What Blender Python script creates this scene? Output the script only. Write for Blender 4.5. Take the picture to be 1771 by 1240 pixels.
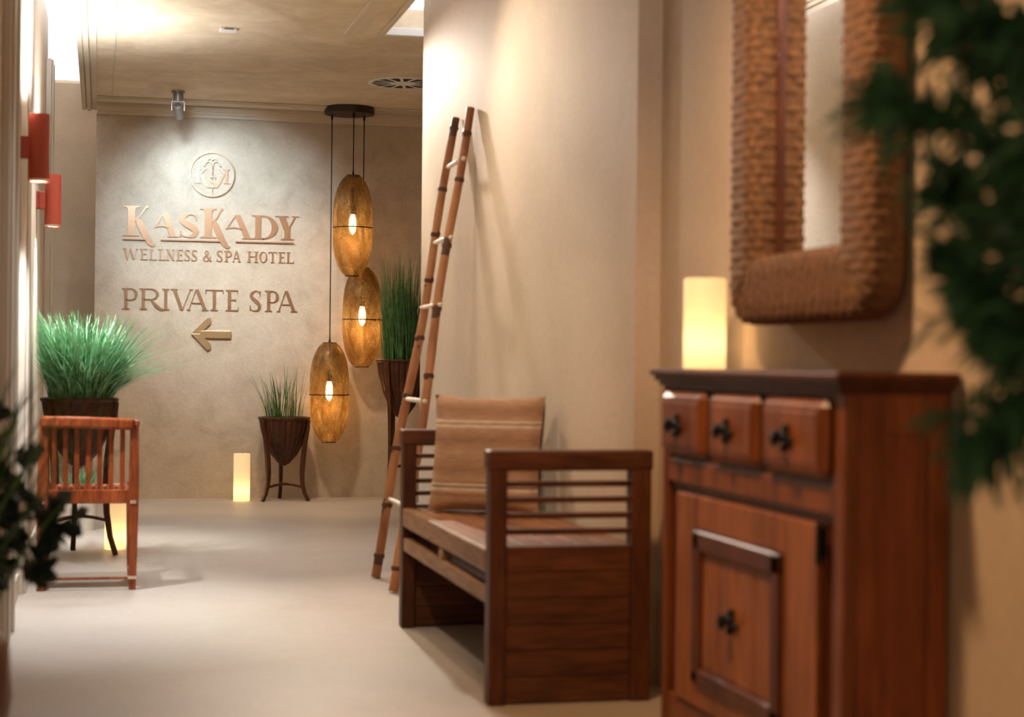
import bpy, math, random
from mathutils import Vector, Matrix, noise
random.seed(7)
for o in list(bpy.data.objects): bpy.data.objects.remove(o)
sc = bpy.context.scene
col = sc.collection
PI = math.pi

# ------------------------------------------------------------------ camera
YAW = math.atan(710/3000.); ROLL = 0.0106
cam_d = bpy.data.cameras.new('camera'); cam = bpy.data.objects.new('camera', cam_d); col.objects.link(cam)
cam_d.sensor_width = 36.0; cam_d.lens = 3000/1771*36.0
cam_d.shift_y = 5.5/1771
cam_d.clip_start = 0.05; cam_d.clip_end = 100
cam.matrix_world = (Matrix.Translation((0, 0, 1.0)) @ Matrix.Rotation(-YAW, 4, 'Z') @ Matrix.Rotation(PI/2, 4, 'X')
                    @ Matrix.Rotation(ROLL, 4, 'Z'))
cam_d.dof.use_dof = True; cam_d.dof.focus_distance = 11.8; cam_d.dof.aperture_fstop = 2.5
sc.camera = cam

# ------------------------------------------------------------------ world, exposure
w = bpy.data.worlds.new('world'); sc.world = w; w.use_nodes = True
bg = w.node_tree.nodes['Background']; bg.inputs[0].default_value = (1.0, 0.76, 0.54, 1); bg.inputs[1].default_value = 0.50
sc.view_settings.view_transform = 'Standard'; sc.view_settings.look = 'None'
sc.view_settings.exposure = 0.68; sc.view_settings.gamma = 1.0; sc.view_settings.use_curve_mapping = False

def light(name, kind, loc, energy, color, target=None, size=0.1, spot=60, blend=0.6, sizey=None, parent=None):
    d = bpy.data.lights.new(name, kind); d.energy = energy; d.color = color
    if kind == 'AREA':
        d.size = size
        if sizey: d.shape = 'RECTANGLE'; d.size_y = sizey
    else: d.shadow_soft_size = size
    if kind == 'SPOT': d.spot_size = math.radians(spot); d.spot_blend = blend
    o = bpy.data.objects.new(name, d); col.objects.link(o); o.location = loc
    if target is not None:
        o.rotation_euler = (Vector(target)-Vector(loc)).to_track_quat('-Z', 'Y').to_euler()
    if parent: o.parent = parent
    return o
WARM = (1.0, 0.72, 0.46); COOL = (0.84, 0.91, 1.0); SOFT = (1.0, 0.84, 0.66)
# ceiling downlights of the corridor (fittings above the frame) and added fill spots
light('downlight_and_fill', 'SPOT', (0.05, 6.1, 2.78), 100, (.70, .86, 1.0), (-0.02, 6.5, 0), .05, 42, 1.0)
light('downlight_and_fill', 'SPOT', (0.30, 8.9, 2.78), 125, (.86, .90, 1.0), (0.10, 9.1, 0), .05, 98, .9)
light('downlight_and_fill', 'SPOT', (0.35, 10.7, 2.78), 250, (.62, .82, 1.0), (0.80, 12.57, 1.85), .08, 58, 1.0)
light('downlight_and_fill', 'SPOT', (1.0, 10.9, 2.78), 130, (1.0, .80, .58), (1.15, 12.5, .35), .10, 85, 1.0)  # added fill to lift the low back wall and its floor
light('downlight_and_fill', 'SPOT', (-0.02, 4.7, 2.78), 110, (1.0, .80, .60), (1.25, 6.0, .75), .08, 44, 1.0)  # added warm fill for the bench and cushion
light('downlight_and_fill', 'SPOT', (1.17, 9.95, 2.77), 210, (1.0, 0.88, 0.76), (1.62, 7.0, 1.1), .05, 60, .8)
light('downlight_and_fill', 'SPOT', (0.75, 7.2, 2.78), 80, SOFT, (1.7, 6.3, 1.3), .10, 100, .9)
light('downlight_and_fill', 'SPOT', (0.45, 3.5, 2.78), 190, (1.0, .60, .31), (1.7, 3.7, 1.0), .12, 98, .9)
light('downlight_and_fill', 'SPOT', (0.45, 1.6, 2.78), 120, (1.0, .84, .78), (1.67, 5.1, 1.75), .12, 30, .9)  # added narrow fill that lightens the wall step

# ------------------------------------------------------------------ mesh builder
class MB:
    def __init__(s): s.v = []; s.f = []
    def add(s, vs, fs, M=None):
        n = len(s.v)
        s.v += [tuple(M @ Vector(p)) if M is not None else tuple(p) for p in vs]
        s.f += [tuple(i+n for i in f) for f in fs]
        return s
    def box(s, x0, x1, y0, y1, z0, z1, M=None):
        vs = [(x, y, z) for z in (z0, z1) for y in (y0, y1) for x in (x0, x1)]
        return s.add(vs, [(0, 2, 3, 1), (4, 5, 7, 6), (0, 1, 5, 4), (2, 6, 7, 3), (0, 4, 6, 2), (1, 3, 7, 5)], M)
    def tube(s, pts, rad, n=12, cap=True):
        pts = [Vector(p) for p in pts]
        if not hasattr(rad, '__len__'): rad = [rad]*len(pts)
        vs = []; up = None
        for i, p in enumerate(pts):
            t = (pts[min(i+1, len(pts)-1)]-pts[max(i-1, 0)]).normalized()
            if up is None: up = t.orthogonal().normalized()
            a = (up - t*up.dot(t)).normalized(); up = a; b = t.cross(a)
            for k in range(n):
                th = 2*PI*k/n; vs.append(p + (a*math.cos(th)+b*math.sin(th))*rad[i])
        fs = [(i*n+k, i*n+(k+1) % n, (i+1)*n+(k+1) % n, (i+1)*n+k) for i in range(len(pts)-1) for k in range(n)]
        if cap: fs += [tuple(range(n-1, -1, -1)), tuple((len(pts)-1)*n+k for k in range(n))]
        return s.add(vs, fs)
    def strip(s, pts, w, d, wdir):      # rectangular section bar along pts; w along wdir, d across
        pts = [Vector(p) for p in pts]; wd = Vector(wdir).normalized(); vs = []
        ws = w if hasattr(w, '__len__') else [w]*len(pts); ds = d if hasattr(d, '__len__') else [d]*len(pts)
        for i, p in enumerate(pts):
            t = (pts[min(i+1, len(pts)-1)]-pts[max(i-1, 0)]).normalized(); b = t.cross(wd).normalized()
            for a, c in ((-1, -1), (1, -1), (1, 1), (-1, 1)): vs.append(p+wd*a*ws[i]/2+b*c*ds[i]/2)
        m = len(pts)
        fs = [(i*4+k, i*4+(k+1) % 4, (i+1)*4+(k+1) % 4, (i+1)*4+k) for i in range(m-1) for k in range(4)] + [(3, 2, 1, 0), tuple((m-1)*4+k for k in range(4))]
        return s.add(vs, fs)
    def lathe(s, prof, n=32, c=(0, 0, 0), capb=False, capt=False):
        vs = [(c[0]+r*math.cos(2*PI*k/n), c[1]+r*math.sin(2*PI*k/n), c[2]+z) for r, z in prof for k in range(n)]
        fs = [(i*n+k, i*n+(k+1) % n, (i+1)*n+(k+1) % n, (i+1)*n+k) for i in range(len(prof)-1) for k in range(n)]
        if capb: fs.append(tuple(range(n-1, -1, -1)))
        if capt: fs.append(tuple((len(prof)-1)*n+k for k in range(n)))
        return s.add(vs, fs)
    def sphere(s, c, r, n=14, m=8, sz=1.0):
        return s.lathe([(max(1e-4, r*math.sin(PI*i/m)), -r*sz*math.cos(PI*i/m)) for i in range(m+1)], n, c)
    def build(s, name, mat, parent=None, loc=None, smooth=False, bevel=0.0, seg=2):
        me = bpy.data.meshes.new(name); me.from_pydata(s.v, [], s.f); me.update()
        import bmesh
        b = bmesh.new(); b.from_mesh(me); bmesh.ops.recalc_face_normals(b, faces=b.faces)
        b.to_mesh(me); b.free()
        me.materials.append(mat)
        if smooth:
            for p in me.polygons: p.use_smooth = True
        o = bpy.data.objects.new(name, me); col.objects.link(o)
        if parent: o.parent = parent
        if loc: o.location = loc
        if bevel:
            m = o.modifiers.new('bevel', 'BEVEL'); m.width = bevel; m.segments = seg; m.limit_method = 'ANGLE'; m.angle_limit = math.radians(40)
        return o

def thing(name, label, cat, loc=(0, 0, 0), rz=0, group=None):
    o = bpy.data.objects.new(name, None); col.objects.link(o); o.empty_display_size = .05
    o.location = loc; o.rotation_euler = (0, 0, rz); o['label'] = label; o['category'] = cat
    if group: o['group'] = group
    return o
def tag(o, label, cat, group=None, kind=None):
    o['label'] = label; o['category'] = cat
    if group: o['group'] = group
    if kind: o['kind'] = kind
    return o
def struct(o): o['kind'] = 'structure'; return o
def copy_tree(o, parent=None):
    c = o.copy(); col.objects.link(c); c.parent = parent
    for ch in list(o.children): copy_tree(ch, c)
    return c

# ------------------------------------------------------------------ materials
def newmat(name):
    m = bpy.data.materials.new(name); m.use_nodes = True; nt = m.node_tree
    return m, nt, nt.nodes['Principled BSDF']
def noise_node(nt, scale, detail=4, vec=None, rough=.55, mapscale=None, dist=0):
    tc = nt.nodes.new('ShaderNodeTexCoord'); n = nt.nodes.new('ShaderNodeTexNoise')
    n.inputs['Scale'].default_value = scale; n.inputs['Detail'].default_value = detail; n.inputs['Roughness'].default_value = rough
    n.inputs['Distortion'].default_value = dist
    mp = nt.nodes.new('ShaderNodeMapping'); mp.inputs['Scale'].default_value = mapscale or (1, 1, 1)
    nt.links.new(tc.outputs['Object'], mp.inputs[0]); nt.links.new(mp.outputs[0], n.inputs['Vector'])
    return n
def ramp(nt, src, stops):
    r = nt.nodes.new('ShaderNodeValToRGB'); e = r.color_ramp.elements
    while len(e) < len(stops): e.new(.5)
    for k, (p, c) in enumerate(stops): e[k].position = p; e[k].color = (*c, 1)
    nt.links.new(src, r.inputs[0]); return r
def bump(nt, bs, src, strength, dist=.01):
    b = nt.nodes.new('ShaderNodeBump'); b.inputs['Strength'].default_value = strength; b.inputs['Distance'].default_value = dist
    nt.links.new(src, b.inputs['Height']); nt.links.new(b.outputs[0], bs.inputs['Normal']); return b
def mix(nt, a, b, fac, mode='MULTIPLY'):
    m = nt.nodes.new('ShaderNodeMix'); m.data_type = 'RGBA'; m.blend_type = mode; m.inputs[0].default_value = fac
    nt.links.new(a, m.inputs[6]); nt.links.new(b, m.inputs[7]); return m.outputs[2]
def plain(name, c, rough=.5, metal=0.0, spec=.5):
    m, nt, b = newmat(name); b.inputs['Base Color'].default_value = (*c, 1); b.inputs['Roughness'].default_value = rough
    b.inputs['Metallic'].default_value = metal; b.inputs['Specular IOR Level'].default_value = spec
    return m
def plaster(name, c1, c2, rough=.7, s1=1.6, s2=45, bs=.25, mapscale=None):
    m, nt, b = newmat(name)
    n = noise_node(nt, s1, 6, rough=.6, mapscale=mapscale, dist=.6); r = ramp(nt, n.outputs[0], [(.3, c1), (.7, c2)])
    n2 = noise_node(nt, s2, 5, rough=.7, mapscale=mapscale); r2 = ramp(nt, n2.outputs[0], [(.3, (.86, .85, .84)), (.7, (1, 1, 1))])
    nt.links.new(mix(nt, r.outputs[0], r2.outputs[0], 1), b.inputs['Base Color']); b.inputs['Roughness'].default_value = rough
    bump(nt, b, n2.outputs[0], bs, .006); return m
def wood(name, c1, c2, axis='Z', scale=9, rough=.42, boards=0):
    m, nt, b = newmat(name)
    ms = {'X': (.12, 1, 1), 'Y': (1, .12, 1), 'Z': (1, 1, .12)}[axis]
    n = noise_node(nt, scale*1.6, 6, rough=.62, mapscale=ms, dist=1.0)
    r = ramp(nt, n.outputs[0], [(.28, c1), (.72, c2)])
    n2 = noise_node(nt, scale*11, 3, mapscale=ms); r2 = ramp(nt, n2.outputs[0], [(.35, (.55, .50, .46)), (.62, (1, 1, 1))])
    b.inputs['Specular IOR Level'].default_value = .3
    nt.links.new(mix(nt, r.outputs[0], r2.outputs[0], .8), b.inputs['Base Color'])
    b.inputs['Roughness'].default_value = rough; bump(nt, b, n2.outputs[0], .12, .002)
    return m
def emis(name, c, s):
    m, nt, b = newmat(name); b.inputs['Base Color'].default_value = (*c, 1)
    b.inputs['Emission Color'].default_value = (*c, 1); b.inputs['Emission Strength'].default_value = s; return m

M_wall = plaster('wall_plaster', (.545, .43, .305), (.645, .52, .388))
M_back = plaster('stucco', (.455, .355, .25), (.60, .485, .36), s1=5.5, s2=60, bs=.8)
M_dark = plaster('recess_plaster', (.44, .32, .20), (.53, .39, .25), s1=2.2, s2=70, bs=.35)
M_ceil = plaster('ceiling_plaster', (.62, .48, .31), (.86, .72, .52), s1=2.6, s2=11, bs=.5, mapscale=(1, .9, 1))
M_floor = plaster('floor_microcement', (.385, .315, .245), (.48, .41, .335), rough=.5, s1=1.1, s2=30, bs=.06)
M_trim = plain('moulding_paint', (.62, .52, .39), .5)
M_case = plain('casing_paint', (.60, .53, .43), .35)
M_white = plain('white_paint', (.8, .79, .77), .5)
M_sky = emis('daylight_panel', (.86, .90, 1.0), 1.15)
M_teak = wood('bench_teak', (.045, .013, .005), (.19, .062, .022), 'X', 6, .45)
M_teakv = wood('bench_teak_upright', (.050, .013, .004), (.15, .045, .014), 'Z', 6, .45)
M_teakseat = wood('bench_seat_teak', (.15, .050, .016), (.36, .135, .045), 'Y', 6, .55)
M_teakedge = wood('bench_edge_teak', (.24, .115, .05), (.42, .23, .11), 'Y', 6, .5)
M_cab = wood('cabinet_wood', (.13, .033, .008), (.32, .098, .026), 'Z', 5, .38)
M_cabdoor = wood('cabinet_door_wood', (.20, .056, .013), (.42, .145, .038), 'Z', 5, .40)
M_cabdark = wood('cabinet_dark_wood', (.065, .015, .004), (.15, .042, .012), 'Z', 5, .4)
M_cabside = wood('cabinet_side_wood', (.17, .040, .010), (.40, .110, .030), 'Z', 4, .38)
M_chair = wood('chair_mahogany', (.19, .032, .009), (.42, .105, .028), 'Z', 8, .25)
M_planter = wood('planter_wood', (.035, .011, .004), (.115, .036, .013), 'Z', 9, .35)
M_iron = plain('black_iron', (.012, .012, .013), .45, .6)
M_brass = plain('pale_metal', (.75, .66, .56), .3, .9)
M_bronze = plain('dark_bronze', (.06, .045, .03), .4, .8)
M_copper = plain('brushed_copper', (.44, .26, .155), .33, .93)
M_gold = plain('brushed_gold', (.58, .42, .24), .32, .9)
M_red = plain('sconce_red', (.30, .045, .022), .4, .2)
M_soil = plain('dark_soil', (.03, .022, .015), .9)
M_pot = plain('brown_ceramic', (.16, .075, .04), .35)
M_cream = plaster('cream_pot', (.66, .58, .45), (.75, .68, .55), s1=8)
M_greymetal = plain('grey_metal', (.30, .25, .20), .4, .6)

def leafmat(name, c1, c2, rough=.4, trans=.25):
    m, nt, b = newmat(name)
    n = noise_node(nt, 25, 2); r = ramp(nt, n.outputs[0], [(.3, c1), (.7, c2)])
    nt.links.new(r.outputs[0], b.inputs['Base Color']); b.inputs['Roughness'].default_value = rough
    t = nt.nodes.new('ShaderNodeBsdfTranslucent'); nt.links.new(r.outputs[0], t.inputs[0])
    mx = nt.nodes.new('ShaderNodeMixShader'); mx.inputs[0].default_value = trans
    out = nt.nodes['Material Output']; nt.links.new(b.outputs[0], mx.inputs[1]); nt.links.new(t.outputs[0], mx.inputs[2]); nt.links.new(mx.outputs[0], out.inputs[0])
    return m
M_grass = leafmat('grass_blades', (.025, .085, .02), (.10, .22, .06))
M_grassb = leafmat('bright_grass_blades', (.05, .28, .08), (.36, .62, .34), .35, .35)
M_conif = leafmat('dark_needles', (.022, .075, .032), (.10, .24, .10), .5, .25)
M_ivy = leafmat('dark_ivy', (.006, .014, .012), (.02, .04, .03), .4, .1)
M_stem = plain('stem_brown', (.05, .03, .018), .7)

# bamboo
def bamboo_mat():
    m, nt, b = newmat('bamboo'); n = noise_node(nt, 9, 4, mapscale=(1, 1, .25))
    r = ramp(nt, n.outputs[0], [(.25, (.13, .035, .012)), (.48, (.42, .17, .065)), (.75, (.58, .28, .12))])
    nt.links.new(r.outputs[0], b.inputs['Base Color']); b.inputs['Roughness'].default_value = .35; return m
M_bamboo = bamboo_mat()
M_node = plain('bamboo_node', (.085, .028, .012), .45)
M_rung = plain('pale_cane', (.80, .72, .58), .5)

def wicker_mat():
    m, nt, b = newmat('woven_seagrass')
    n = noise_node(nt, 60, 4); r = ramp(nt, n.outputs[0], [(.3, (.06, .026, .009)), (.7, (.21, .10, .038))])
    nt.links.new(r.outputs[0], b.inputs['Base Color']); b.inputs['Roughness'].default_value = .75
    n2 = noise_node(nt, 150, 2); bump(nt, b, n2.outputs[0], .5, .004); return m
M_wicker = wicker_mat()
M_mirror = plain('mirror_glass', (.92, .90, .86), .02, 1.0)

def cushion_mat():
    m, nt, b = newmat('striped_linen'); tc = nt.nodes.new('ShaderNodeTexCoord'); sp = nt.nodes.new('ShaderNodeSeparateXYZ')
    nt.links.new(tc.outputs['Object'], sp.inputs[0])
    mr = nt.nodes.new('ShaderNodeMapRange'); mr.inputs[1].default_value = 0; mr.inputs[2].default_value = .44
    nt.links.new(sp.outputs['Z'], mr.inputs[0])
    A = (.52, .30, .17); B = (.36, .185, .095); W = (.82, .64, .46); D = (.17, .085, .05)
    st = [(0, A), (.13, A), (.15, B), (.17, A), (.20, W), (.215, D), (.235, W), (.25, B), (.27, A), (.36, B), (.50, A), (.60, B), (.69, A), (.715, W), (.73, B), (.75, W), (.765, A), (.84, B), (1, A)]
    r = ramp(nt, mr.outputs[0], st)
    n = noise_node(nt, 90, 3, mapscale=(.25, .25, 1)); r2 = ramp(nt, n.outputs[0], [(.3, (.72, .7, .68)), (.7, (1, 1, 1))])
    nt.links.new(mix(nt, r.outputs[0], r2.outputs[0], .9), b.inputs['Base Color']); b.inputs['Roughness'].default_value = .9
    bump(nt, b, n.outputs[0], .3, .003); return m
M_cushion = cushion_mat()
M_cushback = plain('shaded_linen', (.05, .032, .022), .9)  # shadow on the cushion's far side, put into the cloth colour

def shade_mat():
    m, nt, b = newmat('pierced_amber_metal')
    n = noise_node(nt, 16, 6, rough=.75, mapscale=(1, 1, .35), dist=.4)
    r = ramp(nt, n.outputs[0], [(.32, (.06, .028, .008)), (.52, (.26, .15, .05)), (.75, (.58, .40, .16))])
    nt.links.new(r.outputs[0], b.inputs['Base Color']); b.inputs['Roughness'].default_value = .38; b.inputs['Metallic'].default_value = .45
    tl = nt.nodes.new('ShaderNodeBsdfTranslucent'); nt.links.new(r.outputs[0], tl.inputs[0])
    tr = nt.nodes.new('ShaderNodeBsdfTransparent'); tr.inputs[0].default_value = (1, .78, .45, 1)
    m1 = nt.nodes.new('ShaderNodeMixShader'); m1.inputs[0].default_value = .5
    nt.links.new(b.outputs[0], m1.inputs[1]); nt.links.new(tl.outputs[0], m1.inputs[2])
    m2 = nt.nodes.new('ShaderNodeMixShader')
    n2 = noise_node(nt, 130, 2, mapscale=(1, 1, .5)); r2 = ramp(nt, n2.outputs[0], [(.35, (.12,)*3), (.62, (.55,)*3)])
    nt.links.new(r2.outputs[0], m2.inputs[0]); nt.links.new(m1.outputs[0], m2.inputs[1]); nt.links.new(tr.outputs[0], m2.inputs[2])
    nt.links.new(m2.outputs[0], nt.nodes['Material Output'].inputs[0]); return m
M_shade = shade_mat()
M_bulb = emis('bulb_glow', (1.0, .78, .52), 9)
def wax_mat():
    m, nt, b = newmat('candle_wax'); b.inputs['Base Color'].default_value = (.85, .74, .55, 1); b.inputs['Roughness'].default_value = .5
    b.inputs['Emission Color'].default_value = (1, .80, .53, 1); b.inputs['Emission Strength'].default_value = .25
    tl = nt.nodes.new('ShaderNodeBsdfTranslucent'); tl.inputs[0].default_value = (.95, .80, .52, 1)
    mx = nt.nodes.new('ShaderNodeMixShader'); mx.inputs[0].default_value = .5
    nt.links.new(b.outputs[0], mx.inputs[1]); nt.links.new(tl.outputs[0], mx.inputs[2]); nt.links.new(mx.outputs[0], nt.nodes['Material Output'].inputs[0])
    return m
M_wax = wax_mat()

# ------------------------------------------------------------------ the setting
CZ = 2.80; YB = 12.576
def sbox(name, m, *a, bevel=0): return struct(MB().box(*a).build(name, m, bevel=bevel))
sbox('floor', M_floor, -3.2, 3.6, -1.5, 14.0, -.12, 0)
sbox('wall_back', M_back, -.052, 3.4, YB, 12.95, 0, 2.8)
sbox('wall_back_recess', M_dark, -3.2, 3.4, 13.6, 13.75, 0, 3.08)
sbox('wall_left', M_wall, -.54, -.34, 5.3, 11.1, 0, 3.08)
sbox('wall_left_near', M_wall, -3.2, -.54, 5.3, 5.45, 0, 3.08)
sbox('wall_left_corridor', M_wall, -3.2, -3.05, 5.45, 13.6, 0, 3.08)
sbox('wall_left_front', M_wall, -3.2, -3.05, -1.5, 5.3, 0, 3.08)
sbox('wall_right', M_wall, 1.62, 1.95, 5.18, 8.93, 0, 3.3)
sbox('wall_right_near', M_wall, 1.70, 1.95, -1.5, 5.18, 0, 3.3)
sbox('wall_right_alcove', M_wall, 3.4, 3.55, 8.93, 13.6, 0, 3.3)
sbox('wall_right_return', M_wall, 1.95, 3.4, 8.78, 8.93, 0, 3.3)
# ceiling with a rectangular skylight opening next to the right wall
SX0, SX1, SY0, SY1 = 1.50, 3.0, 6.9, 9.47
c = MB(); T = .14
c.box(-.155, SX0, -1.5, 12.95, CZ, CZ+T)
c.box(SX0, 3.4, SY1, 12.95, CZ, CZ+T)
c.box(SX0, 1.70, -1.5, 5.18, CZ, CZ+T); c.box(SX0, 1.62, 5.18, SY0, CZ, CZ+T)
c.box(SX1, 3.4, 8.93, SY1, CZ, CZ+T)
struct(c.build('ceiling', M_ceil))
# skylight shaft and its daylight panel
k = MB(); k.box(SX0-.02, SX0, SY0-.02, SY1+.02, CZ+T, 2.98); k.box(SX0, SX1, SY1, SY1+.02, CZ+T, 2.98); k.box(SX0, 1.62, SY0-.02, SY0, CZ+T, 2.98)
k.box(SX1, SX1+.02, 8.93, SY1, CZ+T, 2.98)
struct(k.build('trim_1', M_white))
k = MB(); k.box(SX0-.02, 1.62, SY0, 8.93, 2.96, 2.98); k.box(SX0-.02, SX1, 8.93, SY1+.02, 2.96, 2.98)
struct(k.build('window_1', M_sky))
# daylight slot along the left of the ceiling
struct(MB().box(-.34, -.155, 5.3, 12.95, 3.08, 3.10).box(-3.05, -.155, 11.1, 13.6, 3.101, 3.12).build('window_2', M_sky))
struct(MB().box(-.155, -.135, 5.3, 12.95, CZ+T, 3.08).build('trim_2', M_white))
sbox('ceiling_near_left', M_ceil, -3.05, -.155, -1.5, 5.3, CZ, CZ+T)
# mouldings
k = MB()
for x0, x1, z in ((-.155, -.125, CZ-.012), (-.118, -.09, CZ-.018), (-.083, -.045, CZ-.010), (.052, .062, CZ-.006)):
    k.box(x0, x1, -1.4, 12.93 if x0 < 0 else 12.2, z, CZ+.001)
struct(k.build('trim_3', M_trim, bevel=.003))
k = MB()
for y0, y1, z0 in ((YB-.035, YB, 2.715), (YB-.06, YB, 2.735), (YB-.085, YB, 2.752), (YB-.15, YB-.12, 2.786), (YB-.30, YB-.15, 2.782), (YB-.32, YB-.30, 2.790)):
    k.box(-.052, 3.39, y0, y1, z0, CZ)
struct(k.build('trim_4', M_trim, bevel=.004))
k = MB()
for x0, x1, z in ((SX0-.03, SX0-.002, CZ-.015), (SX0-.22, SX0-.19, CZ-.012), (SX0-.19, SX0-.12, CZ-.006)):
    k.box(x0, x1, SY0, SY1+.03, z, CZ+.001)
struct(k.build('trim_5', M_trim, bevel=.003))
k = MB(); k.box(SX0, 3.0, SY1-.045, SY1-.001, CZ-.012, CZ+.03); struct(k.build('trim_6', M_white, bevel=.003))
# door casings on the left wall
for i, (ya, yb, d) in enumerate(((6.15, 6.65, .03), (7.55, 7.8, .028), (10.75, 11.1, .032))):
    k = MB(); k.box(-.34, -.34+d, ya, yb, 0, 2.79); k.box(-.34+d, -.34+d+.012, ya+.05, ya+.10, 0, 2.79); k.box(-.34+d, -.34+d+.012, yb-.10, yb-.05, 0, 2.79)
    struct(k.build('trim_%d' % (7+i), M_case, bevel=.004))
k = MB(); k.box(-.34, -.328, 6.65, 7.55, 0, .09); k.box(-.34, -.328, 7.8, 10.75, 0, .09)
struct(k.build('baseboard_left', M_case, bevel=.003))

# ------------------------------------------------------------------ lettering
def glyph(ch, w, h, t, n):
    """polygons of a roman capital; w width, h height, t thick stroke, n thin stroke"""
    P = []; sf = .035*h; e = .55*t+.02*h      # serif thickness, overhang
    def poly(*p): P.append(list(p))
    def stem(x, y0=0, y1=h, tt=None, sb=True, st=True, sl=e, sr=e):
        tt = tt or t; a, b = x, x+tt; q = sf*2.0
        if sb: poly((a-sl, y0), (b+sr, y0), (b+sr, y0+sf), (b+sr*.35, y0+sf*1.3), (b, y0+q+sf), (a, y0+q+sf), (a-sl*.35, y0+sf*1.3), (a-sl, y0+sf))
        if st: poly((a-sl, y1), (a-sl, y1-sf), (a-sl*.35, y1-sf*1.3), (a, y1-q-sf), (b, y1-q-sf), (b+sr*.35, y1-sf*1.3), (b+sr, y1-sf), (b+sr, y1))
        poly((a, y0+(sf if sb else 0)), (b, y0+(sf if sb else 0)), (b, y1-(sf if st else 0)), (a, y1-(sf if st else 0)))
    def diag(x0, y0, x1, y1, tt): poly((x0-tt/2, y0), (x0+tt/2, y0), (x1+tt/2, y1), (x1-tt/2, y1))
    def serif(x, y, s, up): poly((x-s, y), (x+s, y), (x+s, y+sf*up), (x-s, y+sf*up))
    def bar(x0, x1, y, tt=None): tt = tt or n; poly((x0, y-tt/2), (x1, y-tt/2), (x1, y+tt/2), (x0, y+tt/2))
    def curve(pts, ws, k=8):
        pts = [Vector((a, b, 0)) for a, b in pts]; o = []; W = []
        for i in range(len(pts)-1):
            p0 = pts[max(i-1, 0)]; p1 = pts[i]; p2 = pts[i+1]; p3 = pts[min(i+2, len(pts)-1)]
            for j in range(k):
                u = j/k; o.append(.5*((2*p1)+(p2-p0)*u+(2*p0-5*p1+4*p2-p3)*u*u+(3*p1-p0-3*p2+p3)*u**3)); W.append(ws[i]*(1-u)+ws[i+1]*u)
        o.append(pts[-1]); W.append(ws[-1]); L = []; R = []
        for i, p in enumerate(o):
            d = (o[min(i+1, len(o)-1)]-o[max(i-1, 0)]).normalized(); nn = Vector((-d.y, d.x, 0))*W[i]/2
            L.append(p+nn); R.append(p-nn)
        for i in range(len(o)-1): poly(L[i][:2], L[i+1][:2], R[i+1][:2], R[i][:2])
    def bowl(x0, x1, y0, y1, tt, a0=-PI/2, a1=PI/2, k=18):
        cy = (y0+y1)/2; ry = (y1-y0)/2; rx = x1-x0; pr = None
        for i in range(k+1):
            a = a0+(a1-a0)*i/k
            po = (x0+rx*math.cos(a), cy+ry*math.sin(a)); pi = (x0+max(rx-tt, .01)*math.cos(a), cy+(ry-n)*math.sin(a))
            if pr: poly(pr[0], po, pi, pr[1])
            pr = (po, pi)
    if ch == 'I': stem(w/2-t/2)
    elif ch == 'L': stem(e); bar(e+t, w, n/2+.0); poly((w-n, 0), (w, 0), (w+.01*h, .2*h), (w-.3*n, .2*h))
    elif ch == 'E':
        stem(e, sr=0); bar(e+t, w, n/2); bar(e+t, w*.96, h-n/2); bar(e+t, w*.82, h*.52)
        poly((w-n, 0), (w, 0), (w+.01*h, .2*h), (w-.3*n, .2*h)); poly((w*.96-n, h), (w*.96, h), (w*.96, h*.82), (w*.96-.6*n, h*.82)); bar(w*.82-n*.7, w*.82, h*.52, h*.16)
    elif ch == 'H': stem(e); stem(w-e-t); bar(e+t, w-e-t, h*.52)
    elif ch == 'T':
        stem(w/2-t/2, st=False); bar(0, w, h-n/2)
        for x in (0, w-n): poly((x, h), (x+n, h), (x+n*.8, h*.8), (x+n*.2, h*.8))
    elif ch == 'P': stem(e); x = e+t*.6; poly((x, h), (w*.55, h), (w*.55, h-n), (x, h-n)); bowl(w*.55, w, h*.42, h, t*.95); bar(x, w*.56, h*.42+n/2)
    elif ch == 'R':
        stem(e); x = e+t*.6; poly((x, h), (w*.48, h), (w*.48, h-n), (x, h-n)); bowl(w*.48, w*.80, h*.46, h, t*.9); bar(x, w*.5, h*.46+n/2)
        curve([(w*.46, h*.48), (w*.68, h*.2), (w*.88, .03*h), (w*1.08, .0)], [n*1.3, t, t*.9, n*.4])
    elif ch == 'D': stem(e); x = e+t*.6; bar(x, w*.42, h-n/2); bar(x, w*.42, n/2); bowl(w*.42, w, 0, h, t*1.05)
    elif ch == 'O': pass
    elif ch == 'V': diag(w*.5, 0, e+t/2, h, t*1.1); diag(w*.53, 0, w-e-n/2, h, n); serif(e+t/2, h, e+t*.4, -1); serif(w-e, h, e*.9, -1)
    elif ch == 'W':
        diag(w*.30, 0, e+t/2, h, t); diag(w*.31, 0, w*.5, h, n); diag(w*.72, 0, w*.5, h, t); diag(w*.73, 0, w-e, h, n)
        serif(e+t/2, h, e+t*.3, -1); serif(w-e, h, e, -1); serif(w*.5, h, e*.7, -1)
    elif ch == 'A':
        diag(w-e-t/2, 0, w*.46, h, t*1.1); diag(e, 0, w*.46-t*.25, h, n); bar(w*.24, w*.72, h*.34); serif(e, 0, e*.9, 1); serif(w-e-t/2, 0, e+t*.35, 1)
    elif ch == 'N':
        stem(e, tt=n, sb=True); stem(w-e-n, tt=n, sb=False); diag(w-e-n*.6, 0, e+n*.4, h, t*1.2)
    elif ch == 'Y':
        stem(w*.5-t*.42, y1=h*.5, st=False); diag(w*.5+.05*t, h*.40, e+t*.5, h, t*1.15); diag(w*.5+.2*t, h*.42, w-e*.9, h, n*1.2); serif(e+t*.5, h, e+t*.5, -1); serif(w-e*.9, h, e*.95, -1)
    elif ch == 'S':
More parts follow.
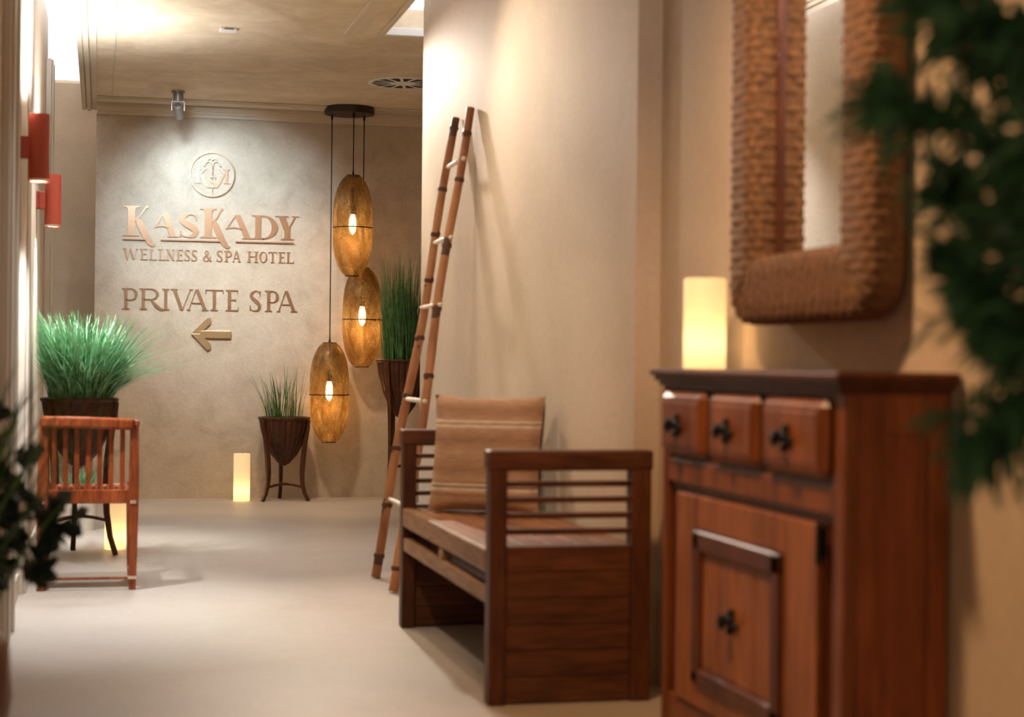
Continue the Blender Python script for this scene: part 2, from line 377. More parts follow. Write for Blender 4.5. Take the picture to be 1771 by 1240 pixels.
        curve([(w*.90, h*.80), (w*.80, h*.93), (w*.52, h*.975), (w*.2, h*.86), (w*.16, h*.70), (w*.42, h*.55), (w*.70, h*.42), (w*.88, h*.27), (w*.78, h*.09), (w*.48, h*.025), (w*.18, h*.07), (w*.07, h*.22)],
              [n*.6, n*.8, n*1.1, t*.85, t*.95, t*1.15, t*1.15, t*.95, t*.8, n*1.1, n*.8, n*.5])
        poly((w*.86, h*.98), (w*.95, h*.98), (w*.93, h*.72), (w*.88, h*.72)); poly((w*.02, h*.02), (w*.1, h*.02), (w*.12, h*.28), (w*.04, h*.28))
    elif ch == '&':
        curve([(w*.98, 0), (w*.70, h*.22), (w*.38, h*.58), (w*.26, h*.82), (w*.42, h*.97), (w*.60, h*.84), (w*.50, h*.62), (w*.20, h*.42), (w*.08, h*.2), (w*.26, h*.03), (w*.55, h*.06), (w*.80, h*.28), (w*.90, h*.50)],
              [t*.8, t*1.1, t, t*.7, n, t*.8, n, t*.8, t, n*1.4, n, n, n])
    elif ch == 'K':   # swash K, leg sweeps under the line
        stem(e, tt=t)
        curve([(e+t*.85, h*.48), (e+t*1.6, h*.66), (w*.72, h*.93), (w*.80, h*1.0)], [n*.8, n*.9, n, n*2.0])
        curve([(e+t*1.15, h*.60), (w*.55, h*.42), (w*.70, h*.10), (w*.86, -h*.18), (w*.98, -h*.29), (w*1.08, -h*.27)], [n, t*.95, t*.95, t*.8, t*.45, n*.3])
    elif ch == 'a':   # small A tucked behind the K
        diag(w-e-t/2, 0, w*.46, h, t*1.05); diag(w*.12, h*.42, w*.46-t*.25, h, n); curve([(w*.08, h*.40), (w*.30, h*.46), (w*.52, h*.43), (w*.72, h*.28)], [n*.6, n, n, n*.6]); serif(w-e-t/2, 0, e+t*.35, 1)
    if ch == 'O':
        pr = None
        for i in range(37):
            a = 2*PI*i/36; po = (w/2+w/2*math.cos(a), h/2+h/2*math.sin(a)); pi = (w/2+(w/2-t*.95)*math.cos(a), h/2+(h/2-n)*math.sin(a))
            if pr: poly(pr[0], po, pi, pr[1])
            pr = (po, pi)
    return P
def extrude_polys(mb, P, depth=.008, off=(0, 0), sx=1):
    for q, p in enumerate(P):
        m = len(p); d = depth+(q % 5)*.00012
        vs = [(off[0]+sx*a[0], 0, off[1]+a[1]) for a in p]+[(off[0]+sx*a[0], -d, off[1]+a[1]) for a in p]
        mb.add(vs, [tuple(range(m)), tuple(range(2*m-1, m-1, -1))]+[(i, (i+1) % m, (i+1) % m+m, i+m) for i in range(m)])
S = 1/245.0
def U(zx): return .141+((zx/3.1+180)-213)*S           # measured sign coordinates -> wall metres
YW = YB
def line(name, label, cat, z, h, items, t, n, mat=M_copper):
    th = thing(name, label, cat, (0, YW, 0))
    for ch, a, b, hh in items:
        mb = MB(); extrude_polys(mb, glyph(ch, U(b)-U(a), hh or h, t*(hh or h), n*(hh or h)), off=(U(a), z))
        mb.build('letter', mat, th)
    return th
z0 = 1.862
th = line('hotel_name_lettering', 'large copper raised letters reading KASKADY, underlined, on the back wall', 'sign', z0, .168,
     [('K', 100, 262, .212), ('a', 255, 398, .165), ('S', 398, 497, .170), ('K', 508, 660, .212), ('a', 630, 800, .170), ('D', 785, 928, .172), ('Y', 912, 1042, .172)], .24, .05)
for a, b in ((100, 222), (300, 618), (700, 1015)):
    MB().box(U(a), U(b), -.016, 0, z0-.027, z0-.018).build('underline', M_copper, th)
line('subtitle_lettering', 'small copper raised letters reading WELLNESS & SPA HOTEL on the back wall', 'sign', 1.695, .078,
     [('W', 100, 182, 0), ('E', 192, 232, 0), ('L', 240, 280, 0), ('L', 288, 325, 0), ('N', 330, 375, 0), ('E', 383, 420, 0), ('S', 426, 456, 0), ('S', 463, 494, 0), ('&', 525, 572, 0),
      ('S', 598, 630, 0), ('P', 640, 680, 0), ('A', 682, 732, 0), ('H', 763, 822, 0), ('O', 828, 872, 0), ('T', 878, 924, 0), ('E', 932, 968, 0), ('L', 975, 1016, 0)], .15, .055)
line('direction_lettering', 'copper raised letters reading PRIVATE SPA on the back wall above the arrow', 'sign', 1.343, .150,
     [('P', 100, 182, 0), ('R', 192, 318, 0), ('I', 310, 350, 0), ('V', 355, 475, 0), ('A', 440, 560, 0), ('T', 540, 637, 0), ('E', 650, 718, 0), ('S', 778, 840, 0), ('P', 862, 937, 0), ('A', 925, 1040, 0)], .145, .045)
# emblem: ring, two mirrored K, S and a palm-like fountain
ec = (.757, 2.314)
em = thing('round_emblem', 'thin copper ring emblem with mirrored K letters and fountain above the hotel name', 'emblem', (0, YW, 0))
k = MB(); pr = None; P = []
for i in range(65):
    a = 2*PI*i/64; po = (ec[0]+.160*math.cos(a), ec[1]+.160*math.sin(a)); pi_ = (ec[0]+.153*math.cos(a), ec[1]+.153*math.sin(a))
    if pr: P.append([pr[0], po, pi_, pr[1]])
    pr = (po, pi_)
extrude_polys(k, P, .014); k.build('ring', M_copper, em)
for sx in (1, -1):
    k = MB(); extrude_polys(k, glyph('K', .099, .102, .020, .0055), .008, off=(ec[0]-sx*.124, ec[1]-.060), sx=sx); k.build('letter', M_copper, em)
k = MB(); extrude_polys(k, glyph('S', .060, .083, .015, .006), .011, off=(ec[0]-.031, ec[1]-.093)); k.build('letter', M_copper, em)
k = MB()
def fcurve(pts, ws):
    pts = [Vector((ec[0]+a, ec[1]+b, 0)) for a, b in pts]
    out = []
    for i in range(len(pts)-1):
        d = (pts[i+1]-pts[i]).normalized(); nn = Vector((-d.y, d.x, 0))
        out.append([(pts[i]+nn*ws[i]/2)[:2], (pts[i+1]+nn*ws[i+1]/2)[:2], (pts[i+1]-nn*ws[i+1]/2)[:2], (pts[i]-nn*ws[i]/2)[:2]])
    extrude_polys(k, out, .014)
for sx in (1, -1):
    fcurve([(sx*.002, -.03), (sx*.003, .05), (sx*.010, .084), (sx*.026, .093), (sx*.040, .090), (sx*.050, .078), (sx*.057, .060)], [.0025, .003, .003, .004, .006, .007, .009])
    k.build('palm_leaf', M_copper, em); k = MB()
    fcurve([(0, .10), (sx*.008, .110), (sx*.02, .113), (sx*.032, .102)], [.003, .004, .004, .002])
    k.build('palm_tip', M_copper, em); k = MB()
fcurve([(0, -.085), (0, -.14), (0, -.156)], [.003, .005, .03])
k.build('palm_root', M_copper, em)
# arrow
ax0, ax1, az = .619, .904, 1.172
rr = .018
def capsule(p, q, r):
    p = Vector((p[0], p[1], 0)); q = Vector((q[0], q[1], 0)); d = (q-p).normalized(); a = math.atan2(d.y, d.x); o = []
    for i in range(13): o.append((q.x+r*math.cos(a-PI/2+PI*i/12), q.y+r*math.sin(a-PI/2+PI*i/12)))
    for i in range(13): o.append((p.x+r*math.cos(a+PI/2+PI*i/12), p.y+r*math.sin(a+PI/2+PI*i/12)))
    return o
k = MB()
tip = (ax0+.02, az+.004)
def quad_arm(s):
    return [(ax0, az+.004), (ax0+.115, az+.004+s*.118), (ax0+.135, az+.004+s*.112), (ax0+.143, az+.004+s*.095), (ax0+.138, az+.004+s*.072), (ax0+.085, az+.004+s*.020), (ax0+.07, az+.004)]
extrude_polys(k, [quad_arm(1), quad_arm(-1)[::-1], [(ax0+.06, az-.026), (ax1-.008, az-.028), (ax1, az-.020), (ax1, az+.018), (ax1-.008, az+.026), (ax0+.06, az+.026)]], .02)
tag(k.build('arrow_sign', M_gold, loc=(0, YW, 0), bevel=.002), 'brushed gold arrow pointing left on the back wall under the lettering', 'sign')

# ------------------------------------------------------------------ ceiling fittings
sp = thing('ceiling_spotlight', 'small ceiling spotlight with tilted head aimed at the back wall emblem', 'spotlight', (.484, 11.9, CZ))
k = MB(); k.lathe([(.045, 0), (.045, -.012), (.030, -.014), (.030, -.070), (.001, -.072)], 20); 
for i in range(9):
    a = 2*PI*i/9; k.box(-.0035, .0035, .028, .036, -.07, -.014, Matrix.Rotation(a, 4, 'Z'))
k.build('mount', M_greymetal, sp)
k = MB()
for s in (-1, 1): k.box(s*.042-.004, s*.042+.004, -.01, .01, -.135, -.068)
k.box(-.046, .046, -.01, .01, -.076, -.066); k.build('yoke', M_greymetal, sp, bevel=.002)
hd = MB(); Mh = Matrix.Translation((.004, .0, -.13)) @ Matrix.Rotation(math.radians(-14), 4, 'Y') @ Matrix.Rotation(math.radians(38), 4, 'X')
tmp = MB(); tmp.lathe([(.001, .045), (.026, .045), (.032, .03), (.034, -.055), (.030, -.055), (.028, -.03), (.001, -.028)], 24)
hd.add(tmp.v, tmp.f, Mh); hd.build('lamp_head', M_greymetal, sp, smooth=False)
light('spot_beam', 'SPOT', (.005, .075, -.19), 20, (.62, .82, 1.0), None, .035, 112, 1.0, parent=sp).rotation_euler = (Vector((.86, 12.576, 2.0))-Vector((.489, 11.975, 2.61))).to_track_quat('-Z', 'Y').to_euler()
ex = thing('emergency_light', 'tiny pale rectangular fitting set in the middle of the ceiling', 'ceiling fitting', (.656, 9.575, CZ))  # small emergency light, modelled without a glow
MB().box(-.045, .045, -.045, .045, -.014, .0).build('housing', M_white, ex, bevel=.004)
MB().box(-.025, .025, -.05, -.044, -.012, -.003).build('lens', M_greymetal, ex)
vt = thing('ceiling_vent', 'round white ceiling diffuser with dark radial slots by the right wall', 'vent', (1.885, 11.12, CZ))
k = MB(); k.lathe([(.23, 0), (.229, -.003), (.203, -.004), (.200, -.003)], 48); k.lathe([(.001, -.004), (.085, -.004)], 32)
for i in range(14):
    a = 2*PI*i/14; k.add(*(lambda b: (b.v, b.f))(MB().box(.08, .205, -.010, .010, -.0042, -.003)), Matrix.Rotation(a, 4, 'Z'))
k.build('grille', M_white, vt)
MB().lathe([(.001, -.001), (.202, -.001)], 40).build('duct_dark_disc', M_iron, vt)  # black disc paints in the darkness behind the slots

# pendant cluster
pd = thing('pendant_light_cluster', 'three pierced amber pendant lamps hanging at staggered heights from one round plate', 'pendant lamp', (1.704, 12.32, CZ))
MB().lathe([(.001, 0), (.176, 0), (.178, -.003), (.178, -.046), (.174, -.050), (.001, -.050)], 56).build('ceiling_plate', M_bronze, pd)
for (sx, sy, zc) in ((1.722, 12.22, 1.950), (1.818, 12.37, 1.305), (1.587, 12.37, .765)):
    x = sx-1.704; y = sy-12.32; zc -= CZ
    k = MB(); k.tube([(x, y, -.05), (x, y, zc+.345)], .0042, 8); k.lathe([(.008, 0), (.008, -.03), (.004, -.034)], 10, (x, y, -.05)); k.lathe([(.012, 0), (.006, .03), (.004, .05)], 10, (x, y, zc+.35)); k.build('cord', M_iron, pd)
    H = .355; R = .141; prof = []
    for i in range(33):
        u = -1+2*i/32; uu = u*.955
        prof.append((R*(1-abs(uu)**2.8)**.5, u*H))
    e = MB().lathe(prof, 48, (x, y, zc)).build('lamp_shade', M_shade, pd, smooth=True)
    MB().lathe([(prof[-1][0]+.001, H-.002), (prof[-1][0], H+.004), (.008, H+.006)], 24, (x, y, zc)).build('top_cap', M_bronze, e)
    MB().lathe([(prof[0][0]+.003, -H-.003), (prof[0][0]+.003, -H+.004), (prof[0][0]-.006, -H+.003), (prof[0][0]-.006, -H-.003), (prof[0][0]+.003, -H-.003)], 32, (x, y, zc)).build('bottom_ring', M_bronze, e)
    MB().lathe([(R+.001, -.004), (R+.003, 0), (R+.001, .004)], 48, (x, y, zc-.015)).build('seam_ring', M_bronze, e)
    MB().tube([(x, y, zc+.35), (x, y, zc+.135)], .004, 8).build('inner_cord', M_iron, e)
    MB().lathe([(.001, .15), (.012, .15), (.022, .135), (.024, .085), (.018, .08)], 20, (x, y, zc)).build('socket', M_iron, e, smooth=True)
    MB().lathe([(.015, .082), (.017, .07), (.024, .045), (.026, 0), (.023, -.03), (.010, -.055), (.001, -.062)], 20, (x, y, zc)).build('bulb', M_bulb, e, smooth=True)
    light('bulb_light', 'POINT', (x, y, zc-.10), 1.9, (1.0, .62, .30), size=.03, parent=pd)

# wall sconces
def sconce(loc, label):
    t = thing('wall_sconce', label, 'wall lamp', loc, 0, 'sconces on the left wall')
    MB().box(0, .012, -.04, .04, -.045, .045).box(.012, .05, -.022, .022, -.045, .045).build('bracket', M_red, t, bevel=.003)
    k = MB(); R = .042; x = .085; k.lathe([(R, -.135), (R, .135), (R-.004, .135), (R-.004, .02), (.001, .02)], 32, (x, 0, 0)); k.lathe([(.001, -.02), (R-.004, -.02), (R-.004, -.135), (R, -.135)], 32, (x, 0, 0))
    k.build('tube_shade', M_red, t, smooth=False)
    MB().lathe([(R+.001, -.139), (R+.002, -.135), (R+.002, -.128), (R, -.128)], 32, (x, 0, 0)).build('bottom_rim', M_brass, t)
    for s in (1, -1):
        MB().lathe([(.001, .03*s), (.028, .03*s), (.030, .04*s), (.001, .055*s)], 20, (x, 0, 0)).build('lens', M_bulb, t)
    for s in (1, -1):
        l = light('sconce_beam', 'SPOT', (x-.01, 0, .128 if s > 0 else -.075), 95 if s > 0 else 110, (.88, .93, 1.0), None, .025, 150 if s > 0 else 95, 1.0 if s > 0 else .5, parent=t)
        l.rotation_euler = (0, math.radians(8) if s < 0 else PI-math.radians(8), 0)
    return t
sconce((-.34, 7.27, 1.845), 'red-brown tube wall sconce on the left wall, the nearer and larger-looking of two')
sconce((-.34, 9.40, 1.818), 'red-brown tube wall sconce on the left wall, the farther one above the grass')

# ------------------------------------------------------------------ candles
def candle(loc, h, r, label):
    t = thing('pillar_candle', label, 'candle', loc)
    k = MB(); k.lathe([(r-.008, .004), (r-.001, .002), (r, .006), (r, h-.004), (r-.004, h), (r-.009, h-.003), (r-.012, h-.012), (.001, h-.014)], 40); k.build('wax_body', M_wax, t, smooth=True)
    MB().tube([(0, 0, h-.016), (.001, 0, h-.004), (.004, .001, h+.004)], .0016, 6).build('wick', M_iron, t)
    light('candle_glow', 'POINT', (0, 0, .07), .26, (1.0, .74, .42), size=.02, parent=t)
    return t
candle((.968, 12.30, 0), .335, .058, 'cream pillar candle on the floor left of the small grass planter')
candle((.080, 9.28, 0), .34, .055, 'lit cream pillar candle on the floor behind the mahogany chair')
candle((1.585, 4.44, .985), .245, .057, 'lit cream pillar candle on top of the wooden cabinet beside the mirror')

# ------------------------------------------------------------------ grass planters
def blades(n, R, hmin, hmax, lean, wid, mat, parent, z, curl=.5, seed=1, flat=None, lim=(-9, 9, 9)):
    rnd = random.Random(seed); mb = MB()
    for i in range(n):
        a = rnd.uniform(0, 2*PI); rr = R*math.sqrt(rnd.random()); x, y = rr*math.cos(a), rr*math.sin(a)
        if flat and not flat(x, y): continue
        h = rnd.uniform(hmin, hmax); da = a+rnd.uniform(-.8, .8); L = lean*h*(.25+.9*rr/R)*rnd.uniform(.4, 1.3)
        dx, dy = math.cos(da), math.sin(da); sx, sy = -dy, dx; m = 6; vs = []
        if x+dx*L < lim[0]: L = max(0, (x-lim[0])/-dx)
        if x+dx*L > lim[1]: L = max(0, (lim[1]-x)/dx)
        if y+dy*L > lim[2]: L = max(0, (lim[2]-y)/dy)
        L *= .85
        w0 = wid*rnd.uniform(.7, 1.2)
        for j in range(m+1):
            u = j/m; out = L*(u*(1-curl)+curl*u*u*1.3); up = h*(u-curl*.35*L/h*u*u)
            ww = w0*(1-u**2.2)*.5+.0003; c0 = (x+dx*out, y+dy*out, z+up)
            vs += [(c0[0]+sx*ww, c0[1]+sy*ww, c0[2]), (c0[0], c0[1], c0[2]+ww*.4), (c0[0]-sx*ww, c0[1]-sy*ww, c0[2])]
        fs = []
        for j in range(m):
            b = j*3; fs += [(b, b+1, b+4, b+3), (b+1, b+2, b+5, b+4)]
        mb.add(vs, fs)
    return mb.build('grass', mat, parent, smooth=True)
def planter(loc, H, R, label, hb, mat=M_planter, rot=0.0):
    """carved wooden cone bowl on three splayed curved legs"""
    t = thing('grass_planter', label, 'potted plant', loc)
    zb = H-hb
    n = 72; vs = []; prof = [(R*.06, zb), (R*.22, zb+.05*hb), (R*.50, zb+.22*hb), (R*.76, zb+.48*hb), (R*.90, zb+.74*hb), (R*.955, H-.03), (R*.96, H-.012)]
    fs = []
    for i, (r, z) in enumerate(prof):
        for q in range(n):
            g = 1-(.035 if (q % 3 == 0) and 0 < i < len(prof)-1 else 0); a = 2*PI*q/n
            vs.append((r*g*math.cos(a), r*g*math.sin(a), z))
    for i in range(len(prof)-1):
        for q in range(n): fs.append((i*n+q, i*n+(q+1) % n, (i+1)*n+(q+1) % n, (i+1)*n+q))
    fs.append(tuple(range(n-1, -1, -1)))
    MB().add(vs, fs).build('bowl', mat, t)
    MB().lathe([(R*.88, H-.02), (R*.97, H-.022), (R*1.0, H-.012), (R*1.0, H-.003), (R*.975, H), (R*.90, H), (R*.88, H-.006), (R*.88, H-.02)], 48).build('rim', mat, t, smooth=False)
    MB().lathe([(.001, H-.018), (R*.89, H-.018)], 32).build('soil', M_soil, t)
    for q in range(3):
        a = 2*PI*q/3+PI/2+rot; ca, sa = math.cos(a), math.sin(a)
        path = [(R*1.0, H-.02), (R*.96, H-.25*hb), (R*.86, H-.50*hb), (R*.78, zb+.15*hb), (R*.74, zb*.80), (R*.76, zb*.5), (R*.86, zb*.22), (R*1.02, 0)]
        pts = [(r*ca, r*sa, z) for r, z in path]
        MB().strip(pts, [.026, .03, .03, .028, .026, .024, .024, .026], [.018, .022, .03, .034, .032, .028, .024, .022], (-sa, ca, 0)).build('leg', mat, t, bevel=.004)
    k = MB(); zz = zb*.42
    for q in range(3):
        a = 2*PI*q/3+PI/2+rot; k.strip([(0, 0, zz+.012), (R*.4*math.cos(a), R*.4*math.sin(a), zz+.008), (R*.78*math.cos(a), R*.78*math.sin(a), zz-.006)], [.03, .03, .022], .014, (-math.sin(a), math.cos(a), 0))
    k.lathe([(.001, zz+.004), (.035, zz+.004), (.035, zz+.022), (.001, zz+.022)], 16); k.build('brace', mat, t, bevel=.002)
    return t
p1 = planter((1.265, 12.33, 0), .592, .185, 'small dark wooden planter with sparse green grass, standing by the back wall', .345, rot=0.05)
blades(150, .13, .10, .40, .45, .006, M_grass, p1, .57, seed=3, flat=lambda x, y: x < -.02, lim=(-.9, .16, .21))
g = blades(110, .13, .10, .43, .22, .006, M_grass, p1, .57, seed=5, flat=lambda x, y: x > .01, lim=(-.9, .165, .21))
p2 = planter((2.055, 12.03, 0), 1.008, .185, 'tallest dark wooden planter with long upright grass, half hidden by the right wall end', .42, rot=0.3)
blades(420, .14, .35, .80, .24, .007, M_grass, p2, .98, seed=8, lim=(-.17, .4, .05))
blades(30, .12, .45, .88, .55, .004, M_grass, p2, .98, seed=9, curl=.8, lim=(-.20, .4, .02))
p3 = planter((-.105, 9.06, 0), .795, .195, 'wooden planter with a bushy bright green grass ball, behind the chair', .36, rot=.15)
blades(1300, .15,   .24, .50, .62, .0085, M_grassb, p3, .77, seed=11, curl=.5, lim=(-.215, .9, .9))
blades(350, .16, .12, .30, 1.0, .0085, M_grassb, p3, .77, seed=12, curl=.7, lim=(-.215, .9, .9))
blades(450, .15, .22, .42, 1.15, .0085, M_grassb, p3, .77, seed=13, curl=.75, lim=(-.215, .9, .9))
# low cream pot behind the chair
cp = thing('cream_plant_pot', 'low cream pot with short grass on the floor far behind the chair', 'potted plant', (-.13, 10.35, 0))
k = MB(); k.lathe([(.001, 0), (.105, 0), (.125, .25), (.115, .25), (.11, .22), (.001, .22)], 32); k.build('pot', M_cream, cp)
blades(120, .09, .05, .16, .7, .008, M_grassb, cp, .22, seed=21, lim=(-.19, .9, .9))

# ------------------------------------------------------------------ chair
ch = thing('slatted_chair', 'low mahogany armchair with slatted back, standing by the left wall', 'chair', (-.045, 7.66, 0))
X0, X1 = -.200, .200; D = .40
MB().strip([(X0-.004, .0, .722), (X0+.10, -.016, .722), (0, -.022, .720), (X1-.09, -.014, .715), (X1-.012, 0, .712)], .058, .050, (0, 1, 0)).build('top_rail', M_chair, ch, bevel=.012, seg=3)
for s, x in ((1, X0+.01), (-1, X1-.012)):
    MB().strip([(x, 0, .716), (x, D*.5, .712), (x, D, .705)], .042, .028, (1, 0, 0)).build('arm', M_chair, ch, bevel=.008)
    MB().strip([(x, D-.02, .37), (x, D-.02, .70)], .028, .028, (1, 0, 0)).build('arm_post', M_chair, ch, bevel=.004)
for i in range(7):
    x = X0+.052+i*.0475
    MB().strip([(x, .005, .43), (x, .0, .55), (x, -.008, .70)], .021, .012, (1, 0, 0)).build('slat', M_chair, ch, bevel=.003)
MB().box(X0+.015, X1-.015, -.012, .022, .372, .432).build('back_rail', M_chair, ch, bevel=.004)
k = MB()
for i in range(9): k.box(X0+.01, X1-.01, .02+i*.042, .058+i*.042, .412, .428)
k.build('seat', M_chair, ch, bevel=.003)
k = MB(); k.box(X0+.01, X1-.01, D-.02, D, .372, .412); k.box(X0+.005, X0+.025, .02, D, .372, .412); k.box(X1-.025, X1-.005, .02, D, .372, .412); k.build('seat_frame', M_chair, ch, bevel=.003)
for i in range(6):
    k = MB(); k.sphere((X0+.076+i*.0475, 0, .444), .010); k.build('knob', M_chair, ch, smooth=True)
for x, y in ((X0, 0), (X1-.02, 0), (X0, D-.02), (X1-.02, D-.02)):
    top = .715 if y == 0 else .40
    lg = MB().strip([(x+.004, y, 0), (x+.004, y, .045), (x+.004, y, .05), (x+.004, y, .37), (x+.006, y, .44), (x+.008, y, top)], [.030, .032, .034, .046, .044, .034], [.030, .032, .034, .042, .04, .03], (1, 0, 0)).build('leg', M_chair, ch, bevel=.003)
    MB().strip([(x+.004, y, .047), (x+.004, y, .060)], .039, .039, (1, 0, 0)).build('collar', M_brass, lg, bevel=.002)
    if y == 0: MB().strip([(x+.004, y-.022, .372), (x+.004, y-.022, .386)], .026, .006, (1, 0, 0)).build('mounting_plate', M_brass, lg, bevel=.002)
MB().box(X0, X1-.02, -.004, .008, .045, .055).build('stretcher', M_chair, ch)

# ------------------------------------------------------------------ ladder
ld = thing('bamboo_ladder', 'leaning bamboo ladder with two brown poles and pale rungs against the right wall', 'ladder', (1.234, 7.63, 0))
def pole(b, t, seed, r=.021):
    rnd = random.Random(seed); b = Vector(b); t = Vector(t); L = (t-b).length; pts = []; rad = []; z = 0; nodes = []
    s = .10
    while s < L: nodes.append(s); s += rnd.uniform(.21, .31)
    N = 220
    for i in range(N+1):
        q = i/N; p = b.lerp(t, q)+Vector((.010*math.sin(q*9+seed), .012*math.sin(q*7+2*seed), 0))*(math.sin(PI*q))
        d = min(abs(q*L-a) for a in nodes); rr = r*(1.06-.16*q)*(1+.28*math.exp(-(d/.008)**2)-.05*math.exp(-(d/.05)**2))
        pts.append(p); rad.append(rr)
    po = MB().tube(pts, rad, 12).build('pole', M_bamboo, ld, smooth=True); po.data.materials.append(M_node)
    for f in po.data.polygons:
        q = (f.center.z-b.z)/(t.z-b.z)*L
        if min(abs(q-a) for a in nodes) < .011 + .03*(noise.noise(f.center*6) > .28): f.material_index = 1
    return po
bl = Vector((0.0, .257, .005)); tl = Vector((.362, .30, 2.134)); br = Vector((0.0, -.245, .005)); tr = Vector((.362, -.03, 2.134))
pole(bl, tl, 3); pole(br, tr, 5)
for z in (.36, .82, 1.245, 1.545, 1.90):
    q = z/2.134; a = bl.lerp(tl, q); b_ = br.lerp(tr, q)
    d = (b_-a).normalized()
    MB().tube([a-d*.03, a.lerp(b_, .5), b_+d*.03], [.010, .011, .010], 10).build('rung', M_rung, ld, smooth=True)

# ------------------------------------------------------------------ bench
bn = thing('teak_bench', 'slatted teak daybed bench with high arm panels against the right wall', 'bench', (1.10, 4.90, 0))
BW, BL, TH = .49, 1.56, .065
def endpanel(y0, flip):
    y1 = y0+TH; ya, yb = (y0, y1)
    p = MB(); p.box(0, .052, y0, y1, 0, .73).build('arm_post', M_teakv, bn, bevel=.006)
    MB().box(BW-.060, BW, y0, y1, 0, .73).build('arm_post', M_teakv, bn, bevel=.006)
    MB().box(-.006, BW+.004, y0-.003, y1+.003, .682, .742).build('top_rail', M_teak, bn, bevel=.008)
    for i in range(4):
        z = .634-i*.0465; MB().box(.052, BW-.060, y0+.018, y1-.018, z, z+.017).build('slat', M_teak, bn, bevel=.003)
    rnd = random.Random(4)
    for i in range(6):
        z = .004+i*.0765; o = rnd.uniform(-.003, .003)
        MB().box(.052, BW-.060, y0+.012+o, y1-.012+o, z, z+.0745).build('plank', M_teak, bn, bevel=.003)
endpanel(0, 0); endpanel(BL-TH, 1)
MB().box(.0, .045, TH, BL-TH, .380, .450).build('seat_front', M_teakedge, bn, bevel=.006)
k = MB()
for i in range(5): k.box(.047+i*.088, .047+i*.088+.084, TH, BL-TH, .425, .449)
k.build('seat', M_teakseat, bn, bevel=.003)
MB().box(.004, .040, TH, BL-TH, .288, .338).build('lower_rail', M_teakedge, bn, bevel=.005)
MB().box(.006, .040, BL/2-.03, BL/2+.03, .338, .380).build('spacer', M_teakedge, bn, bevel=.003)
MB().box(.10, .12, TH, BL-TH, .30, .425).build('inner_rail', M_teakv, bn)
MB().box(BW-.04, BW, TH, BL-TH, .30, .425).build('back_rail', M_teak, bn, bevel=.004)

# cushion
cu = thing('throw_cushion', 'square brown striped linen cushion propped on the teak bench', 'cushion', (1.345, 6.12, .452))
def pillow(name, mat, front, par):
    N = 26; W_, H_, T_ = .212, .215, (.06 if front else .10); vs = []; fs = []
    for j in range(N+1):
        for i in range(N+1):
            u = -1+2*i/N; v = -1+2*j/N
            th = T_*((1-u**4)*(1-v**4))**(.5 if front else .22)
            pin = 1-.05*(1-u*u)*0-.06*(1-abs(v)**2)*abs(u)**3*0
            x = u*W_*(1-.055*(1-v*v)*u*u); z = v*H_*(1-.055*(1-u*u)*v*v)
            vs.append((x, (-th if front else th)+.004*noise.noise(Vector((x*9, z*9, 2*front)))*(1-u**4)*(1-v**4), z))
    for j in range(N):
        for i in range(N): fs.append((j*(N+1)+i, j*(N+1)+i+1, (j+1)*(N+1)+i+1, (j+1)*(N+1)+i))
    Mx = Matrix.Rotation(math.radians(-31), 4, 'Z') @ Matrix.Rotation(math.radians(-10), 4, 'X') @ Matrix.Translation((0, 0, H_))
    return MB().add(vs, fs, Mx).build(name, mat, par, smooth=True)
pillow('front_cover', M_cushion, True, cu); pillow('back_cover', M_cushback, False, cu)

# ------------------------------------------------------------------ cabinet
FX = 1.46; CY0, CY1 = 3.25, 4.41; BX = 1.692
cb = thing('wooden_cabinet', 'brown wooden cabinet with three small drawers over a panelled door, against the right wall', 'cabinet', (FX, CY0, 0))
Wd = CY1-CY0; Dp = BX-FX
k = MB(); k.box(.02, Dp, .02, Wd-.015, .05, .945); k.box(.012, .022, .05, Wd-.05, .675, .945); k.build('carcass', M_cabdark, cb)
MB().box(.0, .03, .0, .055, 0, .945).build('corner_post', M_cab, cb, bevel=.006)
MB().box(.0, .03, Wd-.028, Wd, 0, .945).build('corner_post', M_cab, cb, bevel=.006)
MB().box(.002, .03, .05, Wd-.03, .690, .752).build('drawer_rail', M_cab, cb, bevel=.005)
MB().box(.006, .03, .05, Wd-.03, .055, .135).build('plinth_rail', M_cab, cb, bevel=.005)
MB().box(.002, .03, .05, Wd-.03, .932, .950).build('upper_rail', M_cabdark, cb, bevel=.003)
k = MB(); k.box(-.034, Dp+.004, -.040, Wd+.022, .968, .986); k.box(-.024, Dp, -.028, Wd+.014, .954, .968); k.box(-.012, Dp, -.012, Wd+.012, .942, .954)
k.build('top', M_cabdark, cb, bevel=.005)
